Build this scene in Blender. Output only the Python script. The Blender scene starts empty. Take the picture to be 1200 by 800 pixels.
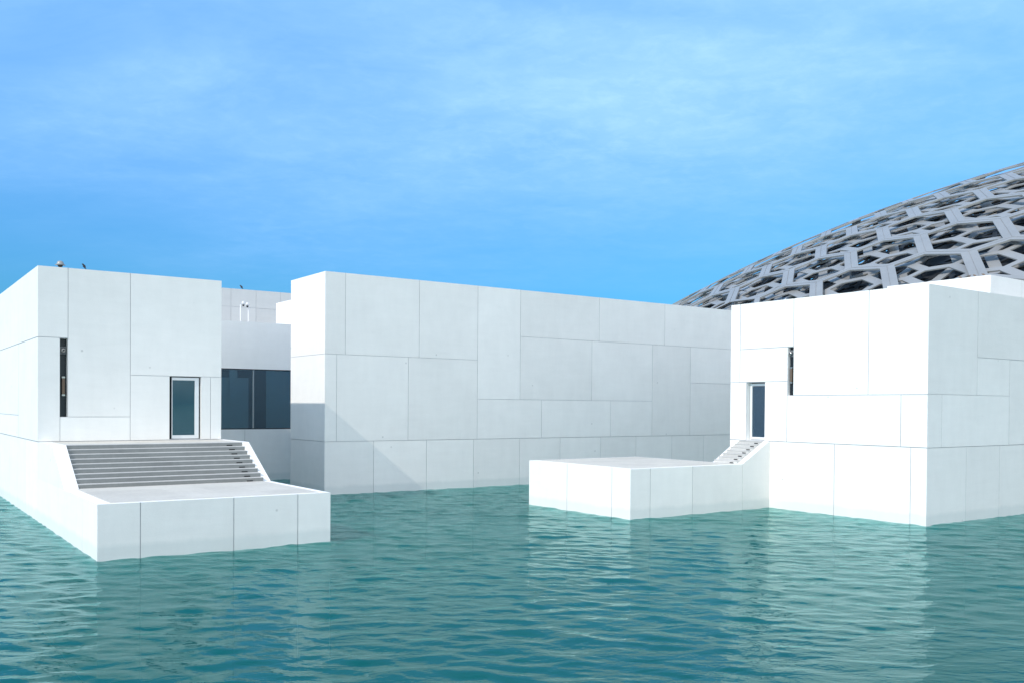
import bpy, bmesh, math, random
import numpy as np
from mathutils import Vector, Matrix
random.seed(7); rng = np.random.default_rng(11)
scene = bpy.context.scene
COL = scene.collection

# ------------------------------------------------------------------ node helpers
def new_mat(name):
    m = bpy.data.materials.new(name); m.use_nodes = True
    nt = m.node_tree; nt.nodes.clear()
    return m, nt
def nd(nt, t, **kw):
    n = nt.nodes.new(t)
    for k, v in kw.items(): setattr(n, k, v)
    return n
def lk(nt, a, b): nt.links.new(a, b)
def val(nt, op, a, b=None, c=None, clamp=False):
    n = nd(nt, 'ShaderNodeMath', operation=op, use_clamp=clamp)
    for i, x in enumerate((a, b, c)):
        if x is None: continue
        if isinstance(x, (int, float)): n.inputs[i].default_value = x
        else: lk(nt, x, n.inputs[i])
    return n.outputs[0]
def mixc(nt, fac, a, b, bt='MIX'):
    n = nd(nt, 'ShaderNodeMix', data_type='RGBA', blend_type=bt)
    for s, x in ((n.inputs[0], fac), (n.inputs[6], a), (n.inputs[7], b)):
        if isinstance(x, (int, float)): s.default_value = x
        elif isinstance(x, tuple): s.default_value = (*x, 1) if len(x) == 3 else x
        else: lk(nt, x, s)
    return n.outputs[2]
def noise(nt, vec, scale, detail=4, rough=.5, dist=0.):
    n = nd(nt, 'ShaderNodeTexNoise')
    n.inputs['Scale'].default_value = scale; n.inputs['Detail'].default_value = detail
    n.inputs['Roughness'].default_value = rough; n.inputs['Distortion'].default_value = dist
    if vec is not None: lk(nt, vec, n.inputs['Vector'])
    return n.outputs[0]
def vmul(nt, vec, s):
    n = nd(nt, 'ShaderNodeVectorMath', operation='MULTIPLY'); lk(nt, vec, n.inputs[0]); n.inputs[1].default_value = s
    return n.outputs[0]
def ramp(nt, fac, lo, hi, a=0., b=1.):
    n = nd(nt, 'ShaderNodeMapRange'); lk(nt, fac, n.inputs[0])
    n.inputs[1].default_value = lo; n.inputs[2].default_value = hi; n.inputs[3].default_value = a; n.inputs[4].default_value = b
    return n.outputs[0]
def finish(nt, bsdf):
    o = nd(nt, 'ShaderNodeOutputMaterial'); lk(nt, bsdf, o.inputs[0]); return o
def pbsdf(nt, col, rough=.6, spec=.4, metal=0.):
    b = nd(nt, 'ShaderNodeBsdfPrincipled')
    if isinstance(col, tuple): b.inputs['Base Color'].default_value = (*col, 1)
    else: lk(nt, col, b.inputs['Base Color'])
    b.inputs['Roughness'].default_value = rough; b.inputs['Specular IOR Level'].default_value = spec
    b.inputs['Metallic'].default_value = metal
    return b

# ------------------------------------------------------------------ materials
def make_wall_mat(name, base):
    m, nt = new_mat(name)
    pos = nd(nt, 'ShaderNodeNewGeometry').outputs['Position']
    tone = nd(nt, 'ShaderNodeAttribute', attribute_name='tone').outputs['Fac']
    n1 = noise(nt, pos, .55, 5, .6, .6)
    n2 = noise(nt, vmul(nt, pos, (1, 1, .22)), 3.2, 5, .6)          # vertical wash marks
    n3 = noise(nt, vmul(nt, pos, (.3, .3, 1.6)), 2.2, 4, .6, .4)     # trowel marks lying flat
    n4 = noise(nt, pos, 38, 3, .6)
    f = val(nt, 'ADD', ramp(nt, n1, .25, .75, -.035, .03), ramp(nt, n2, .2, .8, -.028, .02))
    f = val(nt, 'ADD', f, ramp(nt, n3, .2, .8, -.022, .018))
    f = val(nt, 'ADD', f, ramp(nt, n4, .2, .8, -.018, .014))
    f = val(nt, 'ADD', val(nt, 'ADD', f, 1.), val(nt, 'MULTIPLY', val(nt, 'SUBTRACT', tone, .5), .08))
    # pits and small marks
    vo = nd(nt, 'ShaderNodeTexVoronoi'); vo.inputs['Scale'].default_value = .9; lk(nt, pos, vo.inputs['Vector'])
    pit = ramp(nt, vo.outputs['Distance'], .02, .05, .72, 1.)
    f = val(nt, 'MULTIPLY', f, pit)
    sc_ = nd(nt, 'ShaderNodeVectorMath', operation='SCALE'); sc_.inputs[0].default_value = base; lk(nt, f, sc_.inputs['Scale'])
    # tide stain: a real mark left by the water
    sp = nd(nt, 'ShaderNodeSeparateXYZ'); lk(nt, pos, sp.inputs[0])
    wob = val(nt, 'MULTIPLY', noise(nt, vmul(nt, pos, (1, 1, .3)), 1.4, 5, .65), .26)
    zz = val(nt, 'SUBTRACT', sp.outputs[2], wob)
    st = ramp(nt, zz, .16, .3, 1., 0.)
    col = mixc(nt, val(nt, 'MULTIPLY', st, .28), sc_.outputs[0], (.47, .55, .55))
    
    b = pbsdf(nt, col, .62, .3)
    bp = nd(nt, 'ShaderNodeBump'); bp.inputs['Strength'].default_value = .12; bp.inputs['Distance'].default_value = .02
    lk(nt, val(nt, 'ADD', n4, val(nt, 'MULTIPLY', n3, 2.)), bp.inputs['Height']); lk(nt, bp.outputs[0], b.inputs['Normal'])
    finish(nt, b.outputs[0]); return m
M_WALL = make_wall_mat('white_precast_panel', (.865, .855, .825))
M_TILE = make_wall_mat('pale_grey_tile', (.66, .66, .65))

def plain(name, col, rough=.6, spec=.4, metal=0., var=.06, scale=6.):
    m, nt = new_mat(name)
    pos = nd(nt, 'ShaderNodeNewGeometry').outputs['Position']
    f = ramp(nt, noise(nt, pos, scale, 5, .6), .25, .75, 1 - var, 1 + var)
    s = nd(nt, 'ShaderNodeVectorMath', operation='SCALE'); s.inputs[0].default_value = col; lk(nt, f, s.inputs['Scale'])
    finish(nt, pbsdf(nt, s.outputs[0], rough, spec, metal).outputs[0]); return m
M_GROOVE = plain('joint_sealant', (.58, .59, .60), .8, .2)
M_DARK = plain('dark_recess', (.012, .017, .024), .25, .5)
M_FRAME = plain('white_metal_frame', (.74, .76, .77), .35, .5, var=.02)
M_PLATE = plain('dark_grey_plate', (.16, .17, .18), .7, .3)  # plain dark grey of the camera mounting plates
M_STEEL = plain('brushed_steel', (.55, .54, .52), .32, .5, 1., .05)
M_BRONZE = plain('brown_metal', (.17, .12, .085), .45, .5, .3)
M_BLACKM = plain('black_metal', (.02, .021, .023), .4, .5)
M_WHITEM = plain('white_painted_metal', (.68, .68, .68), .4, .5, var=.02)
M_ROOF = plain('pale_roof_gravel', (.55, .55, .53), .9, .2, var=.15, scale=20)
M_FEATHER = plain('dark_feathers', (.045, .05, .062), .7, .3, var=.2, scale=40)
M_BROWNF = plain('brown_feathers', (.2, .15, .115), .75, .3, var=.25, scale=40)
M_BED = plain('sand_sea_bed', (.10, .16, .15), .9, .1, var=.2, scale=.6)

def make_stone(name, col, cell, var=.09):
    m, nt = new_mat(name)
    pos = nd(nt, 'ShaderNodeNewGeometry').outputs['Position']
    sp = nd(nt, 'ShaderNodeSeparateXYZ'); lk(nt, pos, sp.inputs[0])
    cx = val(nt, 'FLOOR', val(nt, 'DIVIDE', val(nt, 'ADD', sp.outputs[0], val(nt, 'MULTIPLY', sp.outputs[2], 3.3)), cell[0]))
    cy = val(nt, 'FLOOR', val(nt, 'DIVIDE', sp.outputs[1], cell[1]))
    cb = nd(nt, 'ShaderNodeCombineXYZ'); lk(nt, cx, cb.inputs[0]); lk(nt, cy, cb.inputs[1])
    wn = nd(nt, 'ShaderNodeTexWhiteNoise'); lk(nt, cb.outputs[0], wn.inputs['Vector'])
    f = ramp(nt, wn.outputs['Value'], 0, 1, 1 - var, 1 + var)
    f = val(nt, 'MULTIPLY', f, ramp(nt, noise(nt, pos, 7, 6, .65), .2, .8, .9, 1.08))
    f = val(nt, 'MULTIPLY', f, ramp(nt, noise(nt, pos, .8, 4, .6, 1.), .3, .7, .94, 1.04))
    s = nd(nt, 'ShaderNodeVectorMath', operation='SCALE'); s.inputs[0].default_value = col; lk(nt, f, s.inputs['Scale'])
    finish(nt, pbsdf(nt, s.outputs[0], .7, .3).outputs[0]); return m
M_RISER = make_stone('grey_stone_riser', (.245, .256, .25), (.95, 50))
M_TREAD = make_stone('light_stone_tread', (.54, .535, .515), (.95, 50), .05)
M_PAVE = make_stone('pale_stone_paving', (.58, .555, .495), (1.1, 1.1), .05)

def make_alu():
    m, nt = new_mat('grey_aluminium_cladding')
    pos = nd(nt, 'ShaderNodeNewGeometry').outputs['Position']
    f = ramp(nt, noise(nt, pos, .35, 5, .6), .25, .75, .9, 1.08)
    f = val(nt, 'MULTIPLY', f, ramp(nt, noise(nt, pos, 6, 4, .6), .2, .8, .95, 1.04))
    s = nd(nt, 'ShaderNodeVectorMath', operation='SCALE'); s.inputs[0].default_value = (.325, .325, .315); lk(nt, f, s.inputs['Scale'])
    b = pbsdf(nt, s.outputs[0], .42, .5, .15)
    finish(nt, b.outputs[0]); return m
M_ALU = make_alu()
M_ALU_IN = plain('dark_inner_shade', (.03, .033, .037), .5, .4, .2, .1, 1.)  # shade of the dome interior put into the colour

def make_glass(name, tint, base, reflect):
    m, nt = new_mat(name)
    tr = nd(nt, 'ShaderNodeBsdfTransparent'); tr.inputs[0].default_value = (*tint, 1)
    df = nd(nt, 'ShaderNodeBsdfDiffuse'); df.inputs[0].default_value = (*base, 1)
    gl = nd(nt, 'ShaderNodeBsdfGlossy'); gl.inputs['Roughness'].default_value = .02
    gl.inputs[0].default_value = (.85, .92, .95, 1)
    pos = nd(nt, 'ShaderNodeNewGeometry').outputs['Position']
    bp = nd(nt, 'ShaderNodeBump'); bp.inputs['Strength'].default_value = .05; bp.inputs['Distance'].default_value = .02
    lk(nt, noise(nt, pos, 1.1, 1), bp.inputs['Height']); lk(nt, bp.outputs[0], gl.inputs['Normal'])
    a = nd(nt, 'ShaderNodeMixShader'); a.inputs[0].default_value = .35 if tint[0] < .6 else .12; lk(nt, tr.outputs[0], a.inputs[1]); lk(nt, df.outputs[0], a.inputs[2])
    fr = nd(nt, 'ShaderNodeFresnel'); fr.inputs['IOR'].default_value = 1.5
    fac = val(nt, 'ADD', fr.outputs[0], reflect, clamp=True)
    b = nd(nt, 'ShaderNodeMixShader'); lk(nt, fac, b.inputs[0]); lk(nt, a.outputs[0], b.inputs[1]); lk(nt, gl.outputs[0], b.inputs[2])
    finish(nt, b.outputs[0]); return m
M_GLASS = make_glass('tinted_blue_glass', (.42, .58, .70), (.05, .10, .15), .08)
M_GLASS2 = make_glass('clear_blue_glass', (.68, .81, .86), (.04, .09, .13), .07)
M_BLIND2 = plain('pale_blue_blind', (.68, .72, .72), .8, .2, var=.02, scale=2)
M_BLIND = plain('blue_grey_blind', (.32, .41, .47), .8, .2, var=.03, scale=2)
M_INT = plain('dim_interior', (.10, .13, .16), .8, .2)

def make_water():
    m, nt = new_mat('turquoise_sea_water')
    pos = nd(nt, 'ShaderNodeNewGeometry').outputs['Position']
    rot = nd(nt, 'ShaderNodeVectorRotate', rotation_type='Z_AXIS'); lk(nt, pos, rot.inputs['Vector']); rot.inputs['Angle'].default_value = math.radians(33)
    p2 = vmul(nt, rot.outputs[0], (.58, 1, 1))
    h = val(nt, 'ADD', val(nt, 'MULTIPLY', noise(nt, p2, 2.4, 3, .5, .5), 1.0), val(nt, 'MULTIPLY', noise(nt, p2, 7.5, 2, .5, .3), .22))
    bp = nd(nt, 'ShaderNodeBump'); bp.inputs['Strength'].default_value = WATER_BUMP; bp.inputs['Distance'].default_value = .06
    h = val(nt, 'MULTIPLY', h, ramp(nt, noise(nt, pos, .16, 2, .5, .6), .3, .7, .35, 1.5))
    lk(nt, h, bp.inputs['Height'])
    patch = ramp(nt, noise(nt, pos, .12, 3, .5, .8), .3, .7)
    col = mixc(nt, patch, WATER_A, WATER_B)
    df = nd(nt, 'ShaderNodeBsdfDiffuse'); lk(nt, col, df.inputs[0])
    tr = nd(nt, 'ShaderNodeBsdfTransparent'); tr.inputs[0].default_value = (.72, .97, .95, 1)
    a = nd(nt, 'ShaderNodeMixShader'); a.inputs[0].default_value = .38; lk(nt, tr.outputs[0], a.inputs[1]); lk(nt, df.outputs[0], a.inputs[2])
    gl = nd(nt, 'ShaderNodeBsdfGlossy'); gl.inputs['Roughness'].default_value = .03; gl.inputs[0].default_value = (.74, 1, .97, 1); lk(nt, bp.outputs[0], gl.inputs['Normal'])
    fr = nd(nt, 'ShaderNodeFresnel'); fr.inputs['IOR'].default_value = 1.215; lk(nt, bp.outputs[0], fr.inputs['Normal'])
    b = nd(nt, 'ShaderNodeMixShader'); lk(nt, fr.outputs[0], b.inputs[0]); lk(nt, a.outputs[0], b.inputs[1]); lk(nt, gl.outputs[0], b.inputs[2])
    o = finish(nt, b.outputs[0])
    va = nd(nt, 'ShaderNodeVolumeAbsorption'); va.inputs['Color'].default_value = (.05, .66, .68, 1); va.inputs['Density'].default_value = 1.7
    lk(nt, va.outputs[0], o.inputs['Volume'])
    return m
WATER_BUMP = .5
WATER_A, WATER_B = (.0015, .205, .193), (.003, .25, .228)
M_WATER = make_water()

# ------------------------------------------------------------------ object helpers
def link(name, bm, mats, parent=None, smooth=False):
    me = bpy.data.meshes.new(name); bm.to_mesh(me); bm.free()
    if not isinstance(mats, (list, tuple)): mats = [mats]
    for mm in mats: me.materials.append(mm)
    if smooth: me.polygons.foreach_set('use_smooth', [True] * len(me.polygons))
    o = bpy.data.objects.new(name, me); COL.objects.link(o)
    if parent is not None: attach(o, parent)
    return o
def world_loc(o):
    v = Vector(o.location)
    if o.parent is not None: v = world_loc(o.parent) + o.matrix_parent_inverse.translation + v
    return v
def attach(o, parent):
    o.parent = parent
    o.matrix_parent_inverse = Matrix.Translation(-world_loc(parent))
def thing(name, label, cat, loc, group=None):
    o = bpy.data.objects.new(name, None); COL.objects.link(o)
    o.location = loc; o.empty_display_size = .5
    tag(o, label, cat, group); return o
def tag(o, label, cat, group=None):
    o['label'] = label; o['category'] = cat
    if group: o['group'] = group
    return o
def box(bm, x0, x1, y0, y1, z0, z1, mi=0):
    vs = [bm.verts.new(p) for p in ((x0,y0,z0),(x1,y0,z0),(x1,y1,z0),(x0,y1,z0),(x0,y0,z1),(x1,y0,z1),(x1,y1,z1),(x0,y1,z1))]
    for f in ((3,2,1,0),(4,5,6,7),(0,1,5,4),(1,2,6,5),(2,3,7,6),(3,0,4,7)):
        bm.faces.new([vs[i] for i in f]).material_index = mi
def boxobj(name, dims, mat, parent=None, bevel=0.):
    bm = bmesh.new(); box(bm, *dims)
    if bevel: bmesh.ops.bevel(bm, geom=bm.edges[:], offset=bevel, segments=2, affect='EDGES')
    return link(name, bm, mat, parent)
def prism(bm, pts, axis, a0, a1, mi=0):
    """pts: (p,z) outline; axis 'x' extrudes along x with p=y, axis 'y' extrudes along y with p=x"""
    mk = (lambda a, p, z: (a, p, z)) if axis == 'x' else (lambda a, p, z: (p, a, z))
    A = [bm.verts.new(mk(a0, *p)) for p in pts]; B = [bm.verts.new(mk(a1, *p)) for p in pts]
    n = len(pts)
    bm.faces.new(A[::-1]).material_index = mi; bm.faces.new(B).material_index = mi
    for i in range(n): bm.faces.new((A[i], A[(i+1)%n], B[(i+1)%n], B[i])).material_index = mi
    bmesh.ops.recalc_face_normals(bm, faces=bm.faces[:])
def lathe(bm, prof, center, seg=24, axis='z', mi=0):
    cx, cy, cz = center; rings = []
    for r, h in prof:
        ring = []
        for i in range(seg):
            a = 2*math.pi*i/seg; c, s = r*math.cos(a), r*math.sin(a)
            p = {'z': (cx+c, cy+s, cz+h), 'y': (cx+c, cy+h, cz+s), 'x': (cx+h, cy+c, cz+s)}[axis]
            ring.append(bm.verts.new(p))
        rings.append(ring)
    for a, b in zip(rings, rings[1:]):
        for i in range(seg): bm.faces.new((a[i], a[(i+1)%seg], b[(i+1)%seg], b[i])).material_index = mi
    bm.faces.new(rings[0][::-1]).material_index = mi; bm.faces.new(rings[-1]).material_index = mi
    bmesh.ops.recalc_face_normals(bm, faces=bm.faces[:])

GAP, DEP = .017, .024
def relief(bm, side, plane, A, Z, rects, holes=(), gap=GAP, dep=DEP, extra_z=(), thin=()):
    """One connected wall face with its joints cut in as real grooves and its openings sunk to their own depth.
    side: '-x','+x','-y','+y' = the way the face looks.  rects: (a0,a1,z0,z1); holes: (a0,a1,z0,z1,depth)"""
    tl = bm.loops.layers.float_color.get('tone') or bm.loops.layers.float_color.new('tone')
    e = 1e-4
    def pt(a, z, d):
        if side == '-x': return (plane + d, a, z)
        if side == '+x': return (plane - d, a, z)
        if side == '-y': return (a, plane + d, z)
        return (a, plane - d, z)
    R = []
    for i, r in enumerate(rects):
        a0, a1, z0, z1 = r[:4]; g = (r[4] if len(r) > 4 else gap) / 2
        R.append((a0 + (g if a0 > A[0]+e else 0), a1 - (g if a1 < A[1]-e else 0), z0 + (g if z0 > Z[0]+e else 0), z1 - (g if z1 < Z[1]-e else 0), random.random()))
    xs = sorted({round(v, 5) for r in R for v in r[:2]} | {round(v, 5) for h in holes for v in h[:2]} | {A[0], A[1]})
    zs = sorted({round(v, 5) for r in R for v in r[2:4]} | {round(v, 5) for h in holes for v in h[2:4]} | {Z[0], Z[1]} | set(extra_z))
    xs = [x for x in xs if A[0]-e <= x <= A[1]+e]; zs = [z for z in zs if Z[0]-e <= z <= Z[1]+e]
    V = {}
    def vert(i, j, d):
        k = (i, j, round(d, 4))
        if k not in V: V[k] = bm.verts.new(pt(xs[i], zs[j], d))
        return V[k]
    def cell(i, j):
        a = (xs[i]+xs[i+1])/2; z = (zs[j]+zs[j+1])/2
        for h in holes:
            if h[0] < a < h[1] and h[2] < z < h[3]: return (h[4], 2, .5)
        for r in R:
            if r[0] < a < r[1] and r[2] < z < r[3]: return (0., 0, r[4])
        return (dep, 1, .5)
    nx, nz = len(xs)-1, len(zs)-1
    G = [[cell(i, j) for j in range(nz)] for i in range(nx)]
    def face(vs, mi, t):
        f = bm.faces.new(vs); f.material_index = mi
        for l in f.loops: l[tl] = (t, t, t, 1)
    for i in range(nx):
        for j in range(nz):
            d, mi, t = G[i][j]
            face([vert(i,j,d), vert(i+1,j,d), vert(i+1,j+1,d), vert(i,j+1,d)], mi, t)
            if i+1 < nx and abs(G[i+1][j][0]-d) > 1e-6:
                d2 = G[i+1][j][0]; mi2 = 0 if 2 in (mi, G[i+1][j][1]) else 1
                face([vert(i+1,j,d), vert(i+1,j,d2), vert(i+1,j+1,d2), vert(i+1,j+1,d)], mi2, .5)
            if j+1 < nz and abs(G[i][j+1][0]-d) > 1e-6:
                d2 = G[i][j+1][0]; mi2 = 0 if 2 in (mi, G[i][j+1][1]) else 1
                face([vert(i,j+1,d), vert(i+1,j+1,d), vert(i+1,j+1,d2), vert(i,j+1,d2)], mi2, .5)
def cols(A, cuts, z0, z1):
    e = [A[0], *cuts, A[1]]
    return [(e[i], e[i+1], z0, z1) for i in range(len(e)-1)]
def close_wall(bm):
    bmesh.ops.remove_doubles(bm, verts=bm.verts[:], dist=1e-4)
    bmesh.ops.recalc_face_normals(bm, faces=bm.faces[:])
def roof_part(parent, x0, x1, y0, y1, zt, w=.3, drop=.4):
    bm = bmesh.new()
    O = [(x0,y0),(x1,y0),(x1,y1),(x0,y1)]; I = [(x0+w,y0+w),(x1-w,y0+w),(x1-w,y1-w),(x0+w,y1-w)]
    o = [bm.verts.new((*p, zt)) for p in O]; i1 = [bm.verts.new((*p, zt)) for p in I]; i2 = [bm.verts.new((*p, zt-drop)) for p in I]
    for k in range(4):
        q = (k+1) % 4
        bm.faces.new((o[k], o[q], i1[q], i1[k])); bm.faces.new((i1[k], i1[q], i2[q], i2[k]))
    bm.faces.new(i2).material_index = 1
    bmesh.ops.recalc_face_normals(bm, faces=bm.faces[:])
    return link('roof', bm, [M_WALL, M_ROOF], parent)
BED = -3.6

# ------------------------------------------------------------------ left pavilion
UL0, UL1, VL, VLB, ZLT, ZB = 4.87, 11.07, 34.609, 62.0, 8.607, 2.672
pav = thing('white_pavilion', 'white panelled pavilion with a glazed door, behind the wide stepped terrace', 'building', ((UL0+UL1)/2, VL, 0))
bm = bmesh.new()
A = (UL0, UL1); Z = (ZB, ZLT)
rects = [(UL0, 5.80, 6.215, ZLT), (UL0, 5.552, ZB+.012, 6.215), (5.552, 7.826, ZB+.012, 3.52), (5.80, 7.826, 3.52, ZLT),
         (7.826, UL1, 5.005, ZLT), (7.826, 9.19, ZB+.012, 5.005), (10.32, 10.672, ZB+.012, 5.005), (10.672, UL1, ZB+.012, 5.005)]
relief(bm, '-y', VL, A, Z, rects, [(5.552, 5.80, 3.52, 6.2, .32), (9.19, 10.32, ZB+.03, 5.0, .20)])
relief(bm, '-x', UL0, (VL, VLB), Z, [(VL, 47.5, 6.215, ZLT), (47.5, VLB, 6.215, ZLT), (VL, 39.25, ZB+.012, 6.215), (39.25, 53, 3.52, 6.215), (39.25, 53, ZB+.012, 3.52), (53, VLB, ZB+.012, 6.215)], gap=.026)
relief(bm, '+x', UL1, (VL, VLB), Z, cols((VL, VLB), (40.1, 46.2, 53.), ZB, ZLT))
relief(bm, '+y', VLB, A, Z, cols(A, (8.,), ZB, ZLT))
close_wall(bm); link('wall', bm, [M_WALL, M_GROOVE, M_DARK], pav)
bm = bmesh.new(); Zp = (BED, ZB)
relief(bm, '-y', VL, A, Zp, cols(A, (8.,), BED, ZB))
relief(bm, '-x', UL0, (VL, VLB), Zp, cols((VL, VLB), (37.4, 41.9, 47.3, 53.), BED, ZB), gap=.012)
relief(bm, '+x', UL1, (VL, VLB), Zp, cols((VL, VLB), (40.1, 46.2, 53.), BED, ZB))
relief(bm, '+y', VLB, A, Zp, cols(A, (8.,), BED, ZB))
close_wall(bm); link('plinth', bm, [M_WALL, M_GROOVE, M_DARK], pav)
roof_part(pav, UL0, UL1, VL, VLB, ZLT)

def door_y(parent, u0, u1, z0, z1, y, fw=.09, fb=.10):
    """glazed door leaf looking along -y, frame ring + pane + pull handle"""
    d = bpy.data.objects.new('door', None); COL.objects.link(d); d.location = ((u0+u1)/2, y, z0); attach(d, parent)
    bm = bmesh.new()
    O = [(u0,z0),(u1,z0),(u1,z1),(u0,z1)]; I = [(u0+.02,z0+fb),(u1-fw,z0+fb),(u1-fw,z1-.10),(u0+.02,z1-.10)]
    ring(bm, O, I, lambda p, d_: (p[0], y+d_, p[1]), .07)
    link('frame', bm, M_FRAME, d)
    bm = bmesh.new(); box(bm, u0+.02, u1-fw, y+.03, y+.042, z0+fb, z1-.10); link('pane', bm, M_GLASS, d)
    bm = bmesh.new(); box(bm, u0+.025, u1-fw-.005, y+.09, y+.10, z0+fb, z1-.10); link('blind', bm, M_BLIND, d)
    return d
def door_x(parent, v0, v1, z0, z1, x, fw=.09, fb=.10):
    d = bpy.data.objects.new('door', None); COL.objects.link(d); d.location = (x, (v0+v1)/2, z0); attach(d, parent)
    bm = bmesh.new()
    O = [(v0,z0),(v1,z0),(v1,z1),(v0,z1)]; I = [(v0+fw,z0+fb),(v1-fw,z0+fb),(v1-fw,z1-fw),(v0+fw,z1-fw)]
    ring(bm, O, I, lambda p, d_: (x+d_, p[0], p[1]), .07)
    link('frame', bm, M_FRAME, d)
    bm = bmesh.new(); box(bm, x+.03, x+.042, v0+fw, v1-fw, z0+fb, z1-fw); link('pane', bm, M_GLASS, d)
    bm = bmesh.new(); box(bm, x+.09, x+.10, v0+fw+.005, v1-fw-.005, z0+fb, z1-fw); link('blind', bm, M_BLIND, d)
    return d
def ring(bm, O, I, mk, th):
    of = [bm.verts.new(mk(p, 0)) for p in O]; inf = [bm.verts.new(mk(p, 0)) for p in I]
    ob = [bm.verts.new(mk(p, th)) for p in O]; ib = [bm.verts.new(mk(p, th)) for p in I]
    n = len(O)
    for k in range(n):
        q = (k+1) % n
        bm.faces.new((of[k], of[q], inf[q], inf[k])); bm.faces.new((ob[k], ib[k], ib[q], ob[q]))
        bm.faces.new((of[k], ob[k], ob[q], of[q])); bm.faces.new((inf[k], inf[q], ib[q], ib[k]))
    bmesh.ops.recalc_face_normals(bm, faces=bm.faces[:])
door_y(pav, 9.285, 10.255, ZB+.05, 4.965, VL+.06, fw=.145, fb=.125)

# ------------------------------------------------------------------ stepped terrace in front of it
VT, UT1, ZT = 24.985, 11.2, 1.44
VS, NR, RUN = 29.80, 9, .262; RISE = (ZB-ZT)/NR
ter = thing('stepped_terrace', 'wide white terrace with nine grey stone steps, standing in the water', 'terrace', ((UL0+UT1)/2, VT, 0))
bm = bmesh.new(); Zt = (BED, ZT)
YB = VL-.008
relief(bm, '-y', VT, (UL0, UT1), Zt, cols((UL0, UT1), (5.906, 8.35, 10.198), BED, ZT), gap=.024)
relief(bm, '-x', UL0, (VT, YB), Zt, cols((VT, YB), (26.9, 29.66, 32.3), BED, ZT), gap=.008, dep=.03)
relief(bm, '+x', UT1, (VT, YB), Zt, cols((VT, YB), (27.4, 30.9), BED, ZT))
f = bm.faces.new([bm.verts.new(p) for p in ((UL0,VT,ZT),(UT1,VT,ZT),(UT1,YB,ZT),(UL0,YB,ZT))])
close_wall(bm); link('base', bm, [M_WALL, M_GROOVE, M_DARK], ter)
boxobj('paving', (UL0+.34, UT1-.27, VT+.22, VS-.03, ZT-.05, ZT+.012), M_PAVE, ter)
VTOP = VS + 8*RUN
fl = [(29.64, ZT), (YB, ZT), (YB, ZB), (31.75, ZB)]
bm = bmesh.new(); prism(bm, fl, 'x', UL0, UL0+.40); link('flank_wall', bm, M_WALL, ter)
fl = [(29.80, ZT), (YB, ZT), (YB, ZB), (31.95, ZB)]
bm = bmesh.new(); prism(bm, fl, 'x', 10.95, UT1); link('flank_wall', bm, M_WALL, ter)
def step_y(k, u0, u1, v, depth, z0, ztop, parent):
    bm = bmesh.new()
    box(bm, u0, u1, v, v+depth-.002, z0, ztop-.022, 0)
    box(bm, u0, u1, v-.004, v+depth-.006, ztop-.021, ztop, 1)
    return link('step', bm, [M_RISER, M_TREAD], parent)
for k in range(NR):
    v = VS + k*RUN; zt = ZT + (k+1)*RISE
    s = step_y(k, UL0+.402, 10.948, v, RUN if k < 8 else .34, ZT+.003, zt-(.003 if k == 8 else 0), ter)
    bm = bmesh.new(); uc = 10.49+.001*k
    box(bm, uc-.10, uc+.10, v-.008, v+.02, zt-RISE+.012, zt-RISE+.05)
    link('step_light', bm, M_BLACKM, s)
boxobj('landing', (UL0+.402, 10.948, VS+8*RUN+.35, YB, ZT+.003, ZB-.004), M_PAVE, ter)

# ------------------------------------------------------------------ long gallery in the middle
UM0, UM1, VM, VMB, ZMT, ZM = 16.742, 62., 38.0, 41.97, 9.878, 2.356
gal = thing('long_gallery', 'long white panelled gallery block with a broad joint-lined wall between the two terraces', 'building', ((UM0+UM1)/2, VM, 0))
bm = bmesh.new(); A = (UM0, UM1); Z = (ZM, ZMT); b0 = ZM+.012
rects = [(UM0, 17.715, 6.245, ZMT), (17.715, 21.497, 6.245, ZMT), (21.497, 24.79, 6.245, ZMT),
 (UM0, 17.302, b0, 6.245), (17.302, 20.926, b0, 6.245), (20.926, 24.79, b0, 6.245),
 (24.79, 27.379, 4.335, ZMT), (27.379, 32.64, 7.52, ZMT), (32.64, 37.558, 7.52, ZMT), (37.558, 44.6, 7.52, ZMT),
 (27.379, 32.138, 4.335, 7.52), (32.138, 36.62, 4.335, 7.52), (36.62, 39.674, b0, 7.52),
 (24.79, 28.767, b0, 4.335), (28.767, 33.509, b0, 4.335), (33.509, 36.62, b0, 4.335),
 (39.674, 44.6, 5.43, 7.52), (39.674, 44.6, b0, 5.43), (44.6, 52, b0, ZMT), (52, UM1, b0, ZMT)]
relief(bm, '-y', VM, A, Z, rects)
relief(bm, '-x', UM0, (VM, VMB), Z, [(VM, VMB, 6.245, ZMT), (VM, VMB, b0, 6.245)])
relief(bm, '+x', UM1, (VM, VMB), Z, [(VM, VMB, ZM, ZMT)])
relief(bm, '+y', VMB, A, Z, cols(A, (24., 33., 43., 52.), ZM, ZMT))
close_wall(bm); link('wall', bm, [M_WALL, M_GROOVE, M_DARK], gal)
bm = bmesh.new(); Zp = (BED, ZM)
relief(bm, '-y', VM, A, Zp, cols(A, (19.147, 21.927, 24.588, 27.379, 30.003, 32.803, 35.407, 38.207, 40.824, 43.5, 46.2, 49, 52, 55, 58), BED, ZM))
relief(bm, '-x', UM0, (VM, VMB), Zp, cols((VM, VMB), (), BED, ZM))
relief(bm, '+x', UM1, (VM, VMB), Zp, cols((VM, VMB), (), BED, ZM))
relief(bm, '+y', VMB, A, Zp, cols(A, (24., 33., 43., 52.), BED, ZM))
close_wall(bm); link('plinth', bm, [M_WALL, M_GROOVE, M_DARK], gal)
roof_part(gal, UM0, UM1, VM, VMB, ZMT)

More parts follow.
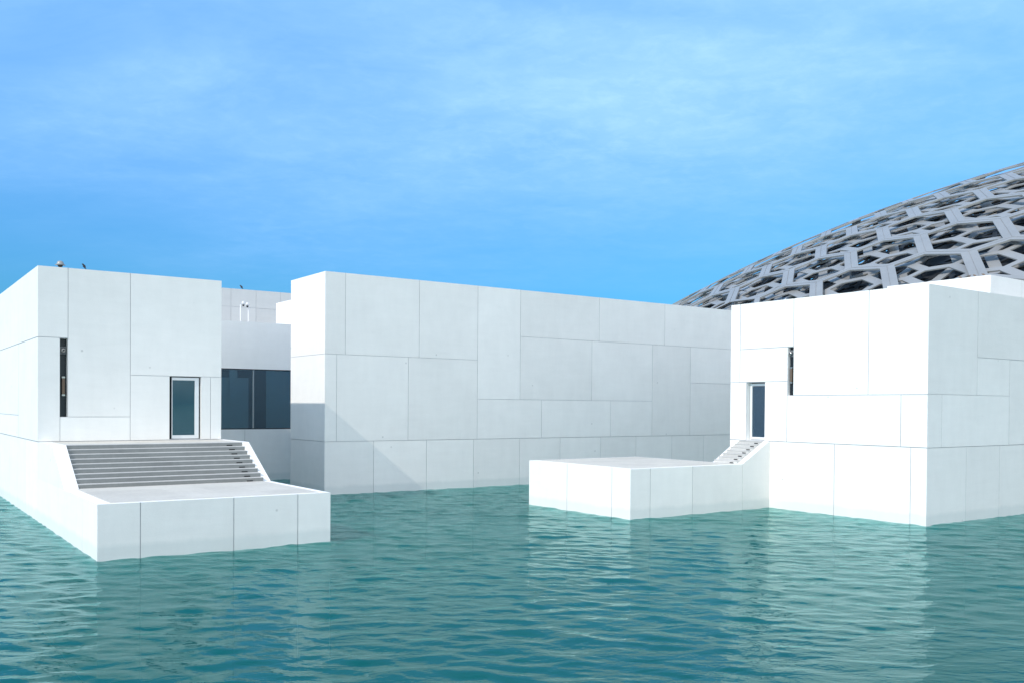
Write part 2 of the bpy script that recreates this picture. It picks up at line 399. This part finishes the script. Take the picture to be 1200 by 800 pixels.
# ------------------------------------------------------------------ link building with the wide window
VK, ZKT = 47.095, 8.27
UK0, UK1, VKB = 11.09, 26., 60.
lnk = thing('link_building', 'low white building with a wide dark window, set back in the gap', 'building', (16, VK, 0))
bm = bmesh.new(); A = (UK0, UK1); Z = (BED, ZKT)
WU0, WU1, WZ0, WZ1 = 13.4, 20.1, 2.70, 5.835
relief(bm, '-y', VK, A, Z, [(UK0, 16.3, BED, WZ0), (16.3, 21.2, BED, WZ0), (21.2, UK1, BED, WZ0), (UK0, UK1, WZ0, ZKT, 0.0)], [(WU0, WU1, WZ0, WZ1, 2.2)])
relief(bm, '-x', UK0, (VK, VKB), Z, [(VK, VKB, BED, ZKT)]); relief(bm, '+x', UK1, (VK, VKB), Z, [(VK, VKB, BED, ZKT)])
relief(bm, '+y', VKB, A, Z, [(UK0, UK1, BED, ZKT)])
close_wall(bm); link('wall', bm, [M_WALL, M_GROOVE, M_INT], lnk)
roof_part(lnk, UK0, UK1, VK, VKB, ZKT)
win = bpy.data.objects.new('window', None); COL.objects.link(win); win.location = (16.75, VK, WZ0); attach(win, lnk)
bm = bmesh.new(); ring(bm, [(WU0,WZ0),(WU1,WZ0),(WU1,WZ1),(WU0,WZ1)], [(WU0+.05,WZ0+.05),(WU1-.05,WZ0+.05),(WU1-.05,WZ1-.05),(WU0+.05,WZ1-.05)], lambda p, d: (p[0], VK+.03+d, p[1]), .08)
link('frame', bm, M_BLACKM, win)
boxobj('mullion', (16.72, 16.79, VK+.02, VK+.11, WZ0+.052, WZ1-.052), M_STEEL, win)
boxobj('pane', (WU0+.05, 16.718, VK+.06, VK+.072, WZ0+.05, WZ1-.05), M_GLASS2, win)
boxobj('pane', (16.792, WU1-.05, VK+.06, VK+.072, WZ0+.05, WZ1-.05), M_GLASS2, win)
boxobj('blind', (17.50, 19.9, VK+.16, VK+.18, WZ0+.03, WZ1-.03), M_BLIND2, win)
boxobj('blind', (15.55, 15.95, VK+.16, VK+.18, 4.15, WZ1-.03), M_BLIND2, win)
boxobj('blind', (13.5, 16.70, VK+.60, VK+.62, WZ0+.03, WZ1-.45), M_BLIND2, win)

# ------------------------------------------------------------------ tiled block and white box above the link roof
VX, ZX = 57.0, 11.17
til = thing('tiled_block', 'pale grey block faced with large square tiles, rising behind the low white link building', 'building', (18, VX, 0))
bm = bmesh.new(); A = (10.6, 33.); Z = (ZKT-.6, ZX)
xs_ = [10.6 + .22 + 1.6*i for i in range(14)]; xs_ = [x for x in xs_ if x < 32.8]
zc = [Z[0], 8.95, 10.05, ZX]
rects = [(a, b, zc[i], zc[i+1]) for i in range(3) for a, b in zip([10.6]+xs_, xs_+[33.])]
relief(bm, '-y', VX, A, Z, rects, gap=.022, dep=.02)
relief(bm, '-x', 10.6, (VX, 72), Z, [(VX, 72, *Z)]); relief(bm, '+x', 33., (VX, 72), Z, [(VX, 72, *Z)]); relief(bm, '+y', 72, A, Z, [(*A, *Z)])
close_wall(bm); link('wall', bm, [M_TILE, M_GROOVE, M_DARK], til)
roof_part(til, 10.6, 33., VX, 72, ZX)
bxo = thing('rooftop_enclosure', 'small bright white box on the low link roof, beside the long gallery corner', 'rooftop box', (20.7, 50, ZKT))
bm = bmesh.new()
BX = (19.3, 23.5, 46.9+1.3, 50.6, ZKT-.4, 9.72)
relief(bm, '-x', BX[0], BX[2:4], BX[4:6], [(*BX[2:4], *BX[4:6])]); relief(bm, '+x', BX[1], BX[2:4], BX[4:6], [(*BX[2:4], *BX[4:6])])
relief(bm, '-y', BX[2], BX[0:2], BX[4:6], [(*BX[0:2], *BX[4:6])]); relief(bm, '+y', BX[3], BX[0:2], BX[4:6], [(*BX[0:2], *BX[4:6])])
close_wall(bm); link('wall', bm, [M_WALL, M_GROOVE, M_DARK], bxo)
roof_part(bxo, *BX[:4], BX[5], .2, .1)

# ------------------------------------------------------------------ right gallery
UR, UR1, VR, VRB, ZRT, ZR = 29.8, 52., 17.49, 26.24, 8.265, 2.66
rg = thing('corner_gallery', 'white panelled gallery with a sunlit face and narrow door, below the dome', 'building', (UR, VR, 0))
bm = bmesh.new(); Z = (ZR, ZRT); A = (VR, VRB); b0 = ZR+.012
rects = [(25.743, VRB, 5.055, ZRT), (23.064, 25.743, 6.40, ZRT), (23.33, 25.743, 5.055, 6.40), (25.391, VRB, b0, 5.055),
 (23.345, 24.447, b0, 5.055), (19.776, 23.064, 4.50, ZRT), (VR, 19.776, 4.50, ZRT), (18.478, 23.345, b0, 4.50), (VR, 18.478, b0, 4.50)]
relief(bm, '-x', UR, A, Z, rects, [(23.064, 23.33, 4.50, 6.385, .15), (24.447, 25.391, ZR+.03, 5.045, .34)], gap=.024)
A2 = (UR, UR1)
rects = [(UR, 33.012, 4.515, ZRT, .010), (33.012, 40.2, 5.875, ZRT, .024), (33.012, 35.344, 4.515, 5.875, .01), (UR, 30.70, b0, 4.515, .01), (30.70, 35.344, b0, 4.515, .012), (35.344, 40.2, b0, 5.875, .02), (40.2, UR1, b0, ZRT)]
relief(bm, '-y', VR, A2, Z, rects)
relief(bm, '+x', UR1, A, Z, [(*A, *Z)]); relief(bm, '+y', VRB, A2, Z, cols(A2, (36., 44.), *Z))
close_wall(bm); link('wall', bm, [M_WALL, M_GROOVE, M_DARK], rg)
bm = bmesh.new(); Zp = (BED, ZR)
relief(bm, '-x', UR, A, Zp, cols(A, (18.084, 21.159, 24.2), BED, ZR), gap=.022)
relief(bm, '-y', VR, A2, Zp, cols(A2, (32.337, 34.678, 37.2, 40.2, 44, 48), BED, ZR), gap=.012)
relief(bm, '+x', UR1, A, Zp, [(*A, *Zp)]); relief(bm, '+y', VRB, A2, Zp, cols(A2, (36., 44.), *Zp))
close_wall(bm); link('plinth', bm, [M_WALL, M_GROOVE, M_DARK], rg)
roof_part(rg, UR, UR1, VR, VRB, ZRT)
door_x(rg, 24.475, 25.36, ZR+.05, 5.0, UR+.20, fw=.10, fb=.10)

an = thing('roof_storey', 'plain white upper storey set back on the roof below the dome', 'building', (45, 22, ZRT))
bm = bmesh.new(); AX = (40.65, 51.5, 21.0, 26.0, ZRT-.39, 9.91)
relief(bm, '-x', AX[0], AX[2:4], AX[4:6], [(*AX[2:4], *AX[4:6])]); relief(bm, '+x', AX[1], AX[2:4], AX[4:6], [(*AX[2:4], *AX[4:6])])
relief(bm, '-y', AX[2], AX[0:2], AX[4:6], cols(AX[0:2], (43.4, 47.,), AX[4], AX[5]), gap=.012); relief(bm, '+y', AX[3], AX[0:2], AX[4:6], [(*AX[0:2], *AX[4:6])])
close_wall(bm); link('wall', bm, [M_WALL, M_GROOVE, M_DARK], an)
roof_part(an, *AX[:4], AX[5], .2, .1)

# ------------------------------------------------------------------ terrace in front of the right gallery door
UI, UIS, VI, VIB, ZI = 22.268, 28.17, 24.163, 30.22, 1.797
isl = thing('landing_terrace', 'smaller white terrace with a short flight of pale steps to the narrow door', 'terrace', (25, VI, 0))
bm = bmesh.new(); Zi = (BED, ZI); XE = UR-.008
relief(bm, '-x', UI, (VI, VIB), Zi, cols((VI, VIB), (25.154, 27.751), BED, ZI), gap=.020)
relief(bm, '-y', VI, (UI, UIS), Zi, cols((UI, UIS), (23.229, 25.397), BED, ZI), gap=.016)
relief(bm, '+x', UIS, (VI, VIB), Zi, [(VI, VIB, *Zi)]); relief(bm, '+y', VIB, (UI, UIS), Zi, [(UI, UIS, *Zi)])
bm.faces.new([bm.verts.new(p) for p in ((UI,VI,ZI),(UIS,VI,ZI),(UIS,VIB,ZI),(UI,VIB,ZI))])
close_wall(bm); link('base', bm, [M_WALL, M_GROOVE, M_DARK], isl)
boxobj('paving', (UI+.25, UIS-.2, VI+.25, VIB-.22, ZI-.05, ZI+.012), M_PAVE, isl)
bm = bmesh.new(); prism(bm, [(UIS+.014, BED), (XE, BED), (XE, ZR), (29.74, ZR), (UIS+.014, ZI)], 'y', VI, VI+.27); link('flank_wall', bm, M_WALL, isl)
bm = bmesh.new(); prism(bm, [(UIS+.004, BED), (XE, BED), (XE, ZR-.02), (29.62, ZR-.02), (UIS+.004, ZI-.02)], 'y', 25.60, 25.74); link('flank_wall', bm, M_WALL, isl)
NI, RI, RU = 7, (ZR-ZI)/7, .243
for k in range(NI):
    u = UIS-.02 + k*RU; zt = ZI + (k+1)*RI
    bm = bmesh.new(); u1 = u+RU-.002 if k < 6 else XE
    box(bm, u+.012, u1, VI+.272, 25.598, (ZI-.6 if k else ZI+.003), zt-.03, 0)
    box(bm, u-.006, u1+(.008 if k < 6 else 0), VI+.272, 25.598, zt-.028, zt, 1)
    s = link('step', bm, [M_TREAD, M_TREAD], isl)
    bm = bmesh.new(); box(bm, u+.002, u+.02, 24.62, 24.80, zt-RI+.012, zt-RI+.048); link('step_light', bm, M_BLACKM, s)

# ------------------------------------------------------------------ the dome
DC = Vector((154.26, 36.13, -134.93)); DR = 174.0; RHO = 100.5
dome = thing('lattice_dome', 'huge shallow grey lattice dome of interlaced metal bars behind the white blocks', 'dome', (DC.x, DC.y, 0))
P_, Q_, R_ = np.array((4.9, 3.2)), np.array((-1.3, -4.2)), np.array((-1.8, 2.5))
def sph(p, r):
    rho = math.hypot(p[0], p[1]); th = rho / DR
    if rho < 1e-6: return (DC.x, DC.y, DC.z + r)
    s = math.sin(th) * r / rho
    return (DC.x + s*p[0], DC.y + s*p[1], DC.z + r*math.cos(th))
def inset(poly, w):
    """offset every edge inwards by its own width and intersect neighbours"""
    n = len(poly); ws = [w]*n if isinstance(w, float) else list(w); out = []
    for i in range(n):
        p0, p1, p2 = poly[i-1], poly[i], poly[(i+1) % n]
        d1 = (p1-p0)/np.linalg.norm(p1-p0); d2 = (p2-p1)/np.linalg.norm(p2-p1)
        n1 = np.array((-d1[1], d1[0])); n2 = np.array((-d2[1], d2[0]))
        M = np.array((n1, n2)); out.append(p1 + np.linalg.solve(M, np.array((ws[i-1], ws[i]))))
    return out
def area(poly):
    return .5*sum(poly[i][0]*poly[(i+1)%len(poly)][1]-poly[(i+1)%len(poly)][0]*poly[i][1] for i in range(len(poly)))
def hex_cells(origin, scale=1., rot=0., mirror=False):
    c, s = math.cos(rot), math.sin(rot)
    def T(v):
        v = np.array((v[0], -v[1])) if mirror else v
        return scale*np.array((c*v[0]-s*v[1], s*v[0]+c*v[1]))
    p, q, r = T(P_), T(Q_), T(R_)
    a1, a2 = p-q, p-r
    N = int(260/scale/5)
    for i in range(-N, N+1):
        for j in range(-N, N+1):
            b = np.array(origin) + i*a1 + j*a2
            if math.hypot(*b) > RHO: continue
            poly = [b]
            for e in (p, -q, r, -p, q): poly.append(poly[-1]+e)
            if area(poly) < 0: poly = [poly[0]] + poly[:0:-1]
            yield poly
def kagome_cells(origin, s, rot):
    c, s_ = math.cos(rot), math.sin(rot)
    def T(x, y): return np.array((c*x-s_*y, s_*x+c*y))
    a1, a2 = T(2*s, 0), T(s, s*math.sqrt(3)); N = int(150/s)
    H = [T(s*math.cos(math.radians(60*k)), s*math.sin(math.radians(60*k))) for k in range(6)]
    for i in range(-N, N+1):
        for j in range(-N, N+1):
            o = np.array(origin)+i*a1+j*a2
            if math.hypot(*o) > RHO: continue
            yield [o+h for h in H]
            yield [o+H[0], o+H[0]+T(s/2, s*math.sqrt(3)/2), o+H[1]]
            yield [o+H[0], o+H[5], o+H[5]+H[0]]
def lattice(name, cells, r, w, th, mat, ridge=0.):
    V, F = [], []
    for poly in cells:
        if max(math.hypot(*p) for p in poly) > RHO: continue
        n = len(poly); I = inset(poly, w)
        if area(I) < .05 or any((I[i]-I[i-1])@(poly[i]-poly[i-1]) < 0 for i in range(n)):
            b = len(V); V += [sph(p, r) for p in poly]; F.append(tuple(range(b, b+n))); continue
        b = len(V)
        if ridge:
            J = inset(poly, ridge)
            loops = [(poly, r-.04), (J, r-.04), (J, r), (I, r), (I, r-th), (poly, r-th)]
        else: loops = [(poly, r), (I, r), (I, r-th), (poly, r-th)]
        for L, rr in loops: V += [sph(p, rr) for p in L]
        for k in range(len(loops)-1):
            for i in range(n):
                j = (i+1) % n
                F.append((b+k*n+i, b+k*n+j, b+(k+1)*n+j, b+(k+1)*n+i))
    me = bpy.data.meshes.new(name); me.from_pydata(V, [], F); me.validate()
    me.materials.append(mat)
    b2 = bmesh.new(); b2.from_mesh(me); bmesh.ops.remove_doubles(b2, verts=b2.verts[:], dist=.002); b2.to_mesh(me); b2.free()
    o = bpy.data.objects.new(name, me); COL.objects.link(o); attach(o, dome); return o
B0 = np.array((-96.1, -2.95))      # bottom end of one measured bar
lattice('outer_lattice', hex_cells(B0), DR, (.57, .42, .44, .57, .42, .44), .14, M_ALU, .03)
lattice('second_lattice', hex_cells(B0+np.array((2.0, 1.6)), .52, .35), DR-.50, (.36, .30, .30, .36, .30, .30), .10, M_ALU)
lattice('third_lattice', hex_cells(B0+np.array((3.1, .4)), .72, 1.15, True), DR-1.05, .42, .10, M_ALU)
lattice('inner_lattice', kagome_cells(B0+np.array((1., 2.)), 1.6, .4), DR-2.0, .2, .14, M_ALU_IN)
lattice('shade_shell', kagome_cells(B0, 4.0, .9), DR-5.8, 9., .3, M_ALU_IN)  # added solid shell, dark as shade, keeps the open dome's gaps black
bm = bmesh.new(); seg = 128; prof = [(RHO-2.2, DR+.05), (RHO+.7, DR+.05), (RHO+.7, DR-6.6), (RHO-2.2, DR-6.6)]
rows = [[bm.verts.new(sph((rho*math.cos(2*math.pi*i/seg), rho*math.sin(2*math.pi*i/seg)), r)) for i in range(seg)] for rho, r in prof]
for k in range(4):
    a, b = rows[k], rows[(k+1) % 4]
    for i in range(seg): bm.faces.new((a[i], a[(i+1)%seg], b[(i+1)%seg], b[i]))
bmesh.ops.recalc_face_normals(bm, faces=bm.faces[:]); link('rim', bm, M_ALU, dome)
for sx, sy in ((-1,-1),(-1,1),(1,-1),(1,1)):
    boxobj('support_pier', (DC.x+sx*60-4, DC.x+sx*60+4, DC.y+sy*58-4, DC.y+sy*58+4, BED, DC.z+math.sqrt((DR-6.2)**2-60**2-58**2)-.5), M_WALL, dome)

# ------------------------------------------------------------------ small things
def plate_camera(label, face, c):
    """round lens housing on a small square plate, fixed in a slot; face 'y' looks along -y, 'x' along -x"""
    t = thing('security_camera', label, 'camera', c, 'cameras in the wall slots')
    x, y, z = c
    bm = bmesh.new()
    if face == 'y': box(bm, x-.10, x+.10, y+.03, y+.06, z-.13, z+.13)
    else: box(bm, x+.03, x+.06, y-.10, y+.10, z-.13, z+.13)
    link('mounting_plate', bm, M_PLATE, t)
    bm = bmesh.new(); lathe(bm, [(.075, .03), (.08, 0.), (.07, -.05), (.045, -.085)], c, 20, face); link('housing', bm, M_STEEL, t, True)
    bm = bmesh.new(); lathe(bm, [(.035, -.083), (.03, -.095), (.012, -.1)], c, 16, face); link('lens', bm, M_BLACKM, t, True)
plate_camera('round steel camera in the dark slot above the wide stepped terrace', 'y', (5.68, VL+.20, 5.80))
plate_camera('round steel camera in the sunlit slot near the narrow door', 'x', (UR+.08, 23.235, 6.14))
def slot_bar(label, face, c, h, w):
    t = thing('slot_fitting', label, 'light fitting', c, 'brown bar fittings in the wall slots')
    x, y, z = c
    d = (x-w, x+w, y, y+.05, z, z+h) if face == 'y' else (x, x+.05, y-w, y+w, z, z+h)
    boxobj('bar', d, M_BRONZE, t, .008)
    for zz in (z-.06, z+h+.002):
        d = (x-w*1.1, x+w*1.1, y-.01, y+.10, zz, zz+.058) if face == 'y' else (x-.01, x+.09, y-w*1.1, y+w*1.1, zz, zz+.058)
        boxobj('bracket', d, M_STEEL, t, .006)
slot_bar('brown upright bar with steel ends in the dark slot above the wide terrace', 'y', (5.695, VL+.20, 4.30), .55, .045)
slot_bar('brown upright bar with steel ends in the sunlit slot near the narrow door', 'x', (UR+.06, 23.215, 5.03), .52, .05)

t = thing('roof_lamp', 'small mushroom-shaped metal lamp on the roof edge above the dark slot', 'lamp', (5.58, VL+.15, ZLT))
c = (5.58, VL+.15, ZLT)
bm = bmesh.new(); lathe(bm, [(.05, 0), (.05, .03), (.07, .04), (.085, .085)], c, 20); link('base', bm, M_BLACKM, t, True)
bm = bmesh.new(); lathe(bm, [(.085, .088), (.165, .092), (.167, .104), (.115, .118), (.108, .165), (.085, .21), (.045, .236), (.005, .243)], c, 24); link('cap', bm, M_ALU, t, True)

def bird(label, loc, s, yaw, mat, pitch=55, group=None):
    """perched bird: one lofted body from tail to beak, with legs"""
    ax = [(-.50,.012,.03,.00),(-.36,.03,.03,.0),(-.22,.055,.035,.0),(-.1,.085,.085,.0),(.02,.11,.12,.0),(.14,.108,.12,.0),(.24,.075,.08,.01),(.30,.062,.066,.02),(.36,.066,.068,.04),(.42,.05,.052,.05),(.455,.02,.02,.045),(.53,.004,.004,.035)]
    bm = bmesh.new(); n = 14; rings = []
    cp, sp = math.cos(math.radians(pitch)), math.sin(math.radians(pitch))
    cy, sy = math.cos(yaw), math.sin(yaw)
    for k, (h, ry, rz, up) in enumerate(ax):
        pk = pitch if h < .25 else pitch*(1-(h-.25)*2.6)
        hh = h if h < .25 else .25
        bx, bz = hh*cp, hh*sp
        if h > .25: bx += (h-.25)*math.cos(math.radians(max(pk, 8))); bz += (h-.25)*math.sin(math.radians(max(pk, 8)))+up*.4
        cpk, spk = math.cos(math.radians(max(pk, 8))), math.sin(math.radians(max(pk, 8)))
        r = []
        for i in range(n):
            a = 2*math.pi*i/n; yy = 1.35*ry*math.cos(a); zz = 1.45*rz*math.sin(a)
            x_, z_ = bx - zz*spk, bz + zz*cpk
            r.append(bm.verts.new((loc[0]+s*(x_*cy-yy*sy), loc[1]+s*(x_*sy+yy*cy), loc[2]+s*(z_+.40*sp+.06))))
        rings.append(r)
    for a, b in zip(rings, rings[1:]):
        for i in range(n): bm.faces.new((a[i], a[(i+1)%n], b[(i+1)%n], b[i]))
    bm.faces.new(rings[0][::-1]); bm.faces.new(rings[-1])
    bmesh.ops.recalc_face_normals(bm, faces=bm.faces[:])
    o = link('bird', bm, mat, None, True)
    tag(o, label, 'bird', group)
    bm = bmesh.new()
    for d in (-.035, .035):
        x0 = loc[0]+s*(.02*cy-d*sy); y0 = loc[1]+s*(.02*sy+d*cy)
        box(bm, x0-.006*s, x0+.006*s, y0-.006*s, y0+.006*s, loc[2], loc[2]+s*.40)
        box(bm, x0-.03*s, x0+.05*s, y0-.012*s, y0+.012*s, loc[2], loc[2]+s*.012)
    link('legs', bm, M_BLACKM, o)
    return o
bird('small dark bird perched on the roof edge beside the mushroom-shaped roof lamp', (6.34, VL+.12, ZLT), .27, math.radians(200), M_FEATHER)
bird('small dark bird perched on top of the tiled block', (19.55, VX+.15, ZX), .36, math.radians(170), M_FEATHER)
for i in range(4):
    bird('small brown bird sitting in a row on the white roof edge below the dome', (AX[0]+.1, AX[2]+.35+.33*i+.07*(i % 2), AX[5]), .24, math.radians((95, 80, 240, 110)[i]), M_BROWNF, 25, 'brown birds in a row on the right roof edge')

def camera_post(label, x, y, h, dx):
    t = thing('camera_post', label, 'camera post', (x, y, ZKT-.4), 'twin camera posts on the link roof')
    bm = bmesh.new(); lathe(bm, [(.10, 0), (.10, .02), (.035, .03), (.035, h-.03), (.02, h)], (x, y, ZKT-.4), 14); link('pole', bm, M_WHITEM, t, True)
    z = ZKT-.4+h
    bm = bmesh.new(); box(bm, min(x, x+dx)-.02, max(x, x+dx)+.02, y-.02, y+.02, z-.05, z-.01); link('arm', bm, M_WHITEM, t)
    bm = bmesh.new(); lathe(bm, [(.02, -.02), (.085, 0), (.095, .06), (.08, .13), (.04, .17), (.005, .18)], (x+dx, y, z), 18); link('hood', bm, M_WHITEM, t, True)
    bm = bmesh.new(); lathe(bm, [(.01, -.11), (.045, -.09), (.062, -.05), (.062, -.021)], (x+dx, y, z), 18); link('lens_dome', bm, M_BLACKM, t, True)
camera_post('left of the two white camera posts on the low link roof', 16.91, 49.6, 1.55, .15)
camera_post('right of the two white camera posts on the low link roof', 17.40, 49.75, 1.52, -.06)

t = thing('roof_floodlight', 'small round floodlight with a pale ring peeping over the parapet below the dome', 'floodlight', (31.8, 25.0, ZRT-.4))
c = (31.8, 25.0, ZRT+.22)
bm = bmesh.new(); lathe(bm, [(.03, 0), (.03, .50)], (31.8+.05, 25.05, ZRT-.4), 12); link('stand', bm, M_STEEL, t, True)
bm = bmesh.new(); lathe(bm, [(.06, .16), (.12, .05), (.135, 0.), (.135, -.03), (.10, -.035)], c, 24, 'y'); link('housing', bm, M_STEEL, t, True)
bm = bmesh.new(); lathe(bm, [(.10, -.036), (.06, -.045), (.01, -.05)], c, 24, 'y'); link('lens', bm, M_BLACKM, t, True)
t = thing('lightning_rod', 'short dark metal rod at the roof corner where the dome meets the wall', 'lightning rod', (UR+.12, VRB-.12, ZRT))
bm = bmesh.new(); lathe(bm, [(.05, 0), (.045, .03), (.035, .05), (.03, .13), (.012, .18)], (UR+.10, VRB-.10, ZRT), 12); link('rod', bm, M_BLACKM, t, True)
boxobj('base_strap', (UR+.04, UR+.10, VRB-.95, VRB-.16, ZRT+.002, ZRT+.035), M_BLACKM, t)

# ------------------------------------------------------------------ sea: displaced near sheet + flat far ring + bed
X0, X1, Y0, Y1, DX = -12., 52., 7., 54., .08
nx, ny = int((X1-X0)/DX)+1, int((Y1-Y0)/DX)+1
gx = np.linspace(X0, X1, nx); gy = np.linspace(Y0, Y1, ny)
GX, GY = np.meshgrid(gx, gy, indexing='ij')
Hh = np.zeros_like(GX)
main = math.radians(90-33)                 # wave travel, roughly towards the viewer
for i in range(64):
    lam = .24*(6.5)**rng.random()
    ang = main + rng.normal(0, .5) + math.radians(-6)
    k = 2*math.pi/lam; amp = .0215*lam/(2*math.pi)*(1.0 if lam < 1.1 else .75)
    ph = rng.random()*2*math.pi
    env = .75+.5*np.sin(GX*.11*rng.normal()+GY*.11*rng.normal()+rng.random()*6.28)
    Hh += env*amp*np.sin(k*(GX*math.cos(ang)+GY*math.sin(ang))+ph)
edge = np.minimum.reduce([GX-X0, X1-GX, GY-Y0, Y1-GY]); Hh *= np.clip(edge/3., 0, 1)
co = np.stack([GX, GY, Hh], -1).reshape(-1, 3)
idx = np.arange(nx*ny).reshape(nx, ny)
quads = np.stack([idx[:-1,:-1], idx[1:,:-1], idx[1:,1:], idx[:-1,1:]], -1).reshape(-1, 4)
far = 4000.
extra = np.array([(X0,Y0,0),(X1,Y0,0),(X1,Y1,0),(X0,Y1,0),(-far,-far,0),(far,-far,0),(far,far,0),(-far,far,0)], float)
b = len(co); co = np.concatenate([co, extra])
ext = np.array([(b+4,b+5,b+1,b),(b+5,b+6,b+2,b+1),(b+6,b+7,b+3,b+2),(b+7,b+4,b,b+3)])
quads = np.concatenate([quads, ext])
me = bpy.data.meshes.new('sea')
me.vertices.add(len(co)); me.vertices.foreach_set('co', co.ravel())
me.loops.add(quads.size); me.loops.foreach_set('vertex_index', quads.ravel().astype(np.int32))
me.polygons.add(len(quads)); me.polygons.foreach_set('loop_start', np.arange(0, quads.size, 4, dtype=np.int32))
me.polygons.foreach_set('use_smooth', np.ones(len(quads), dtype=bool))
me.update(calc_edges=True); me.validate(); me.materials.append(M_WATER)
o = bpy.data.objects.new('water', me); COL.objects.link(o); o['kind'] = 'structure'
bm = bmesh.new(); bm.faces.new([bm.verts.new(p) for p in ((-far,-far,BED+.1),(far,-far,BED+.1),(far,far,BED+.1),(-far,far,BED+.1))])
o = link('sea_bed', bm, M_BED); o['kind'] = 'structure'

# ------------------------------------------------------------------ sky, sun, camera
SUN = Vector((-1., -.13, .80)).normalized()
EL = math.asin(SUN.z); AZ = math.atan2(SUN.x, SUN.y) % (2*math.pi)
w = bpy.data.worlds.new('World'); scene.world = w; w.use_nodes = True
nt = w.node_tree; nt.nodes.clear()
sky = nd(nt, 'ShaderNodeTexSky', sky_type='NISHITA'); sky.sun_disc = False
sky.sun_elevation = EL; sky.sun_rotation = AZ
sky.air_density = 1.0; sky.dust_density = .25; sky.ozone_density = 3.0; sky.altitude = 0
gen = nd(nt, 'ShaderNodeTexCoord').outputs['Generated']
sp = nd(nt, 'ShaderNodeSeparateXYZ'); lk(nt, gen, sp.inputs[0])
zc_ = val(nt, 'ADD', val(nt, 'MAXIMUM', sp.outputs[2], 0.), .12)
cb = nd(nt, 'ShaderNodeCombineXYZ'); lk(nt, val(nt, 'DIVIDE', sp.outputs[0], zc_), cb.inputs[0]); lk(nt, val(nt, 'DIVIDE', sp.outputs[1], zc_), cb.inputs[1])
rt = nd(nt, 'ShaderNodeVectorRotate', rotation_type='Z_AXIS'); lk(nt, cb.outputs[0], rt.inputs['Vector']); rt.inputs['Angle'].default_value = math.radians(40)
cv = vmul(nt, rt.outputs[0], (.6, 1, 1))
c1 = noise(nt, cv, .55, 3, .5, .5)
c2 = noise(nt, cv, 3.4, 8, .62, .5)
c3 = noise(nt, cb.outputs[0], 13., 5, .65, .3)
cl = val(nt, 'MULTIPLY', ramp(nt, c1, .26, .56), val(nt, 'ADD', .62, ramp(nt, c2, .35, .75, 0., .34)))
cl = val(nt, 'ADD', cl, val(nt, 'MULTIPLY', ramp(nt, c3, .45, .8, 0., .26), ramp(nt, c1, .4, .6)), clamp=True)
tint = nd(nt, 'ShaderNodeMix', data_type='RGBA', blend_type='MULTIPLY'); tint.inputs[0].default_value = 1.
vs = nd(nt, 'ShaderNodeVectorMath', operation='SCALE'); lk(nt, sky.outputs[0], vs.inputs[0]); lk(nt, ramp(nt, sp.outputs[2], .08, .42, .71, 1.55), vs.inputs['Scale'])
lk(nt, vs.outputs[0], tint.inputs[6]); tint.inputs[7].default_value = (.235, .72, 1.06, 1)
out = mixc(nt, val(nt, 'MULTIPLY', cl, ramp(nt, sp.outputs[2], .10, .32, .05, .92)), tint.outputs[2], (3.0, 5.15, 7.9))
# added fill: unseen bright sky behind the viewer, to lighten the shaded walls
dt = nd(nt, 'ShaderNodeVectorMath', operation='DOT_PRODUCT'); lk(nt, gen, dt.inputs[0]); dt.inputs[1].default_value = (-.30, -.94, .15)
fill_sky = val(nt, 'MULTIPLY', ramp(nt, val(nt, 'ADD', dt.outputs['Value'], val(nt, 'MULTIPLY', c2, .3)), .2, .75), ramp(nt, sp.outputs[2], 0., .08))
out = mixc(nt, val(nt, 'MULTIPLY', fill_sky, .43), out, (15.0, 14.0, 12.3))
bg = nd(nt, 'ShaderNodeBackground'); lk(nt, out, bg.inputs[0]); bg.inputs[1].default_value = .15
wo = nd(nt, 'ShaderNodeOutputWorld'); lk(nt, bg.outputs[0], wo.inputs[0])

ld = bpy.data.lights.new('sun', 'SUN'); ld.energy = 2.8; ld.angle = math.radians(.5); ld.color = (1., .92, .83)
so = bpy.data.objects.new('sun', ld); COL.objects.link(so); so.location = (-40, 0, 60)
so.rotation_euler = SUN.to_track_quat('Z', 'Y').to_euler()

F, YAW, PIT, ROLL, CY, HC = 1078.02, math.radians(35.28622), math.radians(-.697272), math.radians(.412912), 488.50, 4.0
fwd = Vector((math.sin(YAW)*math.cos(PIT), math.cos(YAW)*math.cos(PIT), math.sin(PIT)))
rgt = Vector((math.cos(YAW), -math.sin(YAW), 0)); up = rgt.cross(fwd)
r2 = rgt*math.cos(ROLL) + up*math.sin(ROLL); u2 = up*math.cos(ROLL) - rgt*math.sin(ROLL)
cd = bpy.data.cameras.new('camera'); cam = bpy.data.objects.new('camera', cd); COL.objects.link(cam)
cam.matrix_world = Matrix(((r2.x, u2.x, -fwd.x, 0), (r2.y, u2.y, -fwd.y, 0), (r2.z, u2.z, -fwd.z, HC), (0, 0, 0, 1)))
cd.sensor_width = 36; cd.lens = 36*F/1200; cd.shift_y = (CY-400)/1200; cd.clip_start = .1; cd.clip_end = 9000
scene.camera = cam
scene.view_settings.view_transform = 'Standard'; scene.view_settings.look = 'None'
scene.view_settings.exposure = .11; scene.view_settings.gamma = 1.
try:
    scene.cycles.max_bounces = 12; scene.cycles.diffuse_bounces = 8; scene.cycles.transparent_max_bounces = 12
except Exception: pass
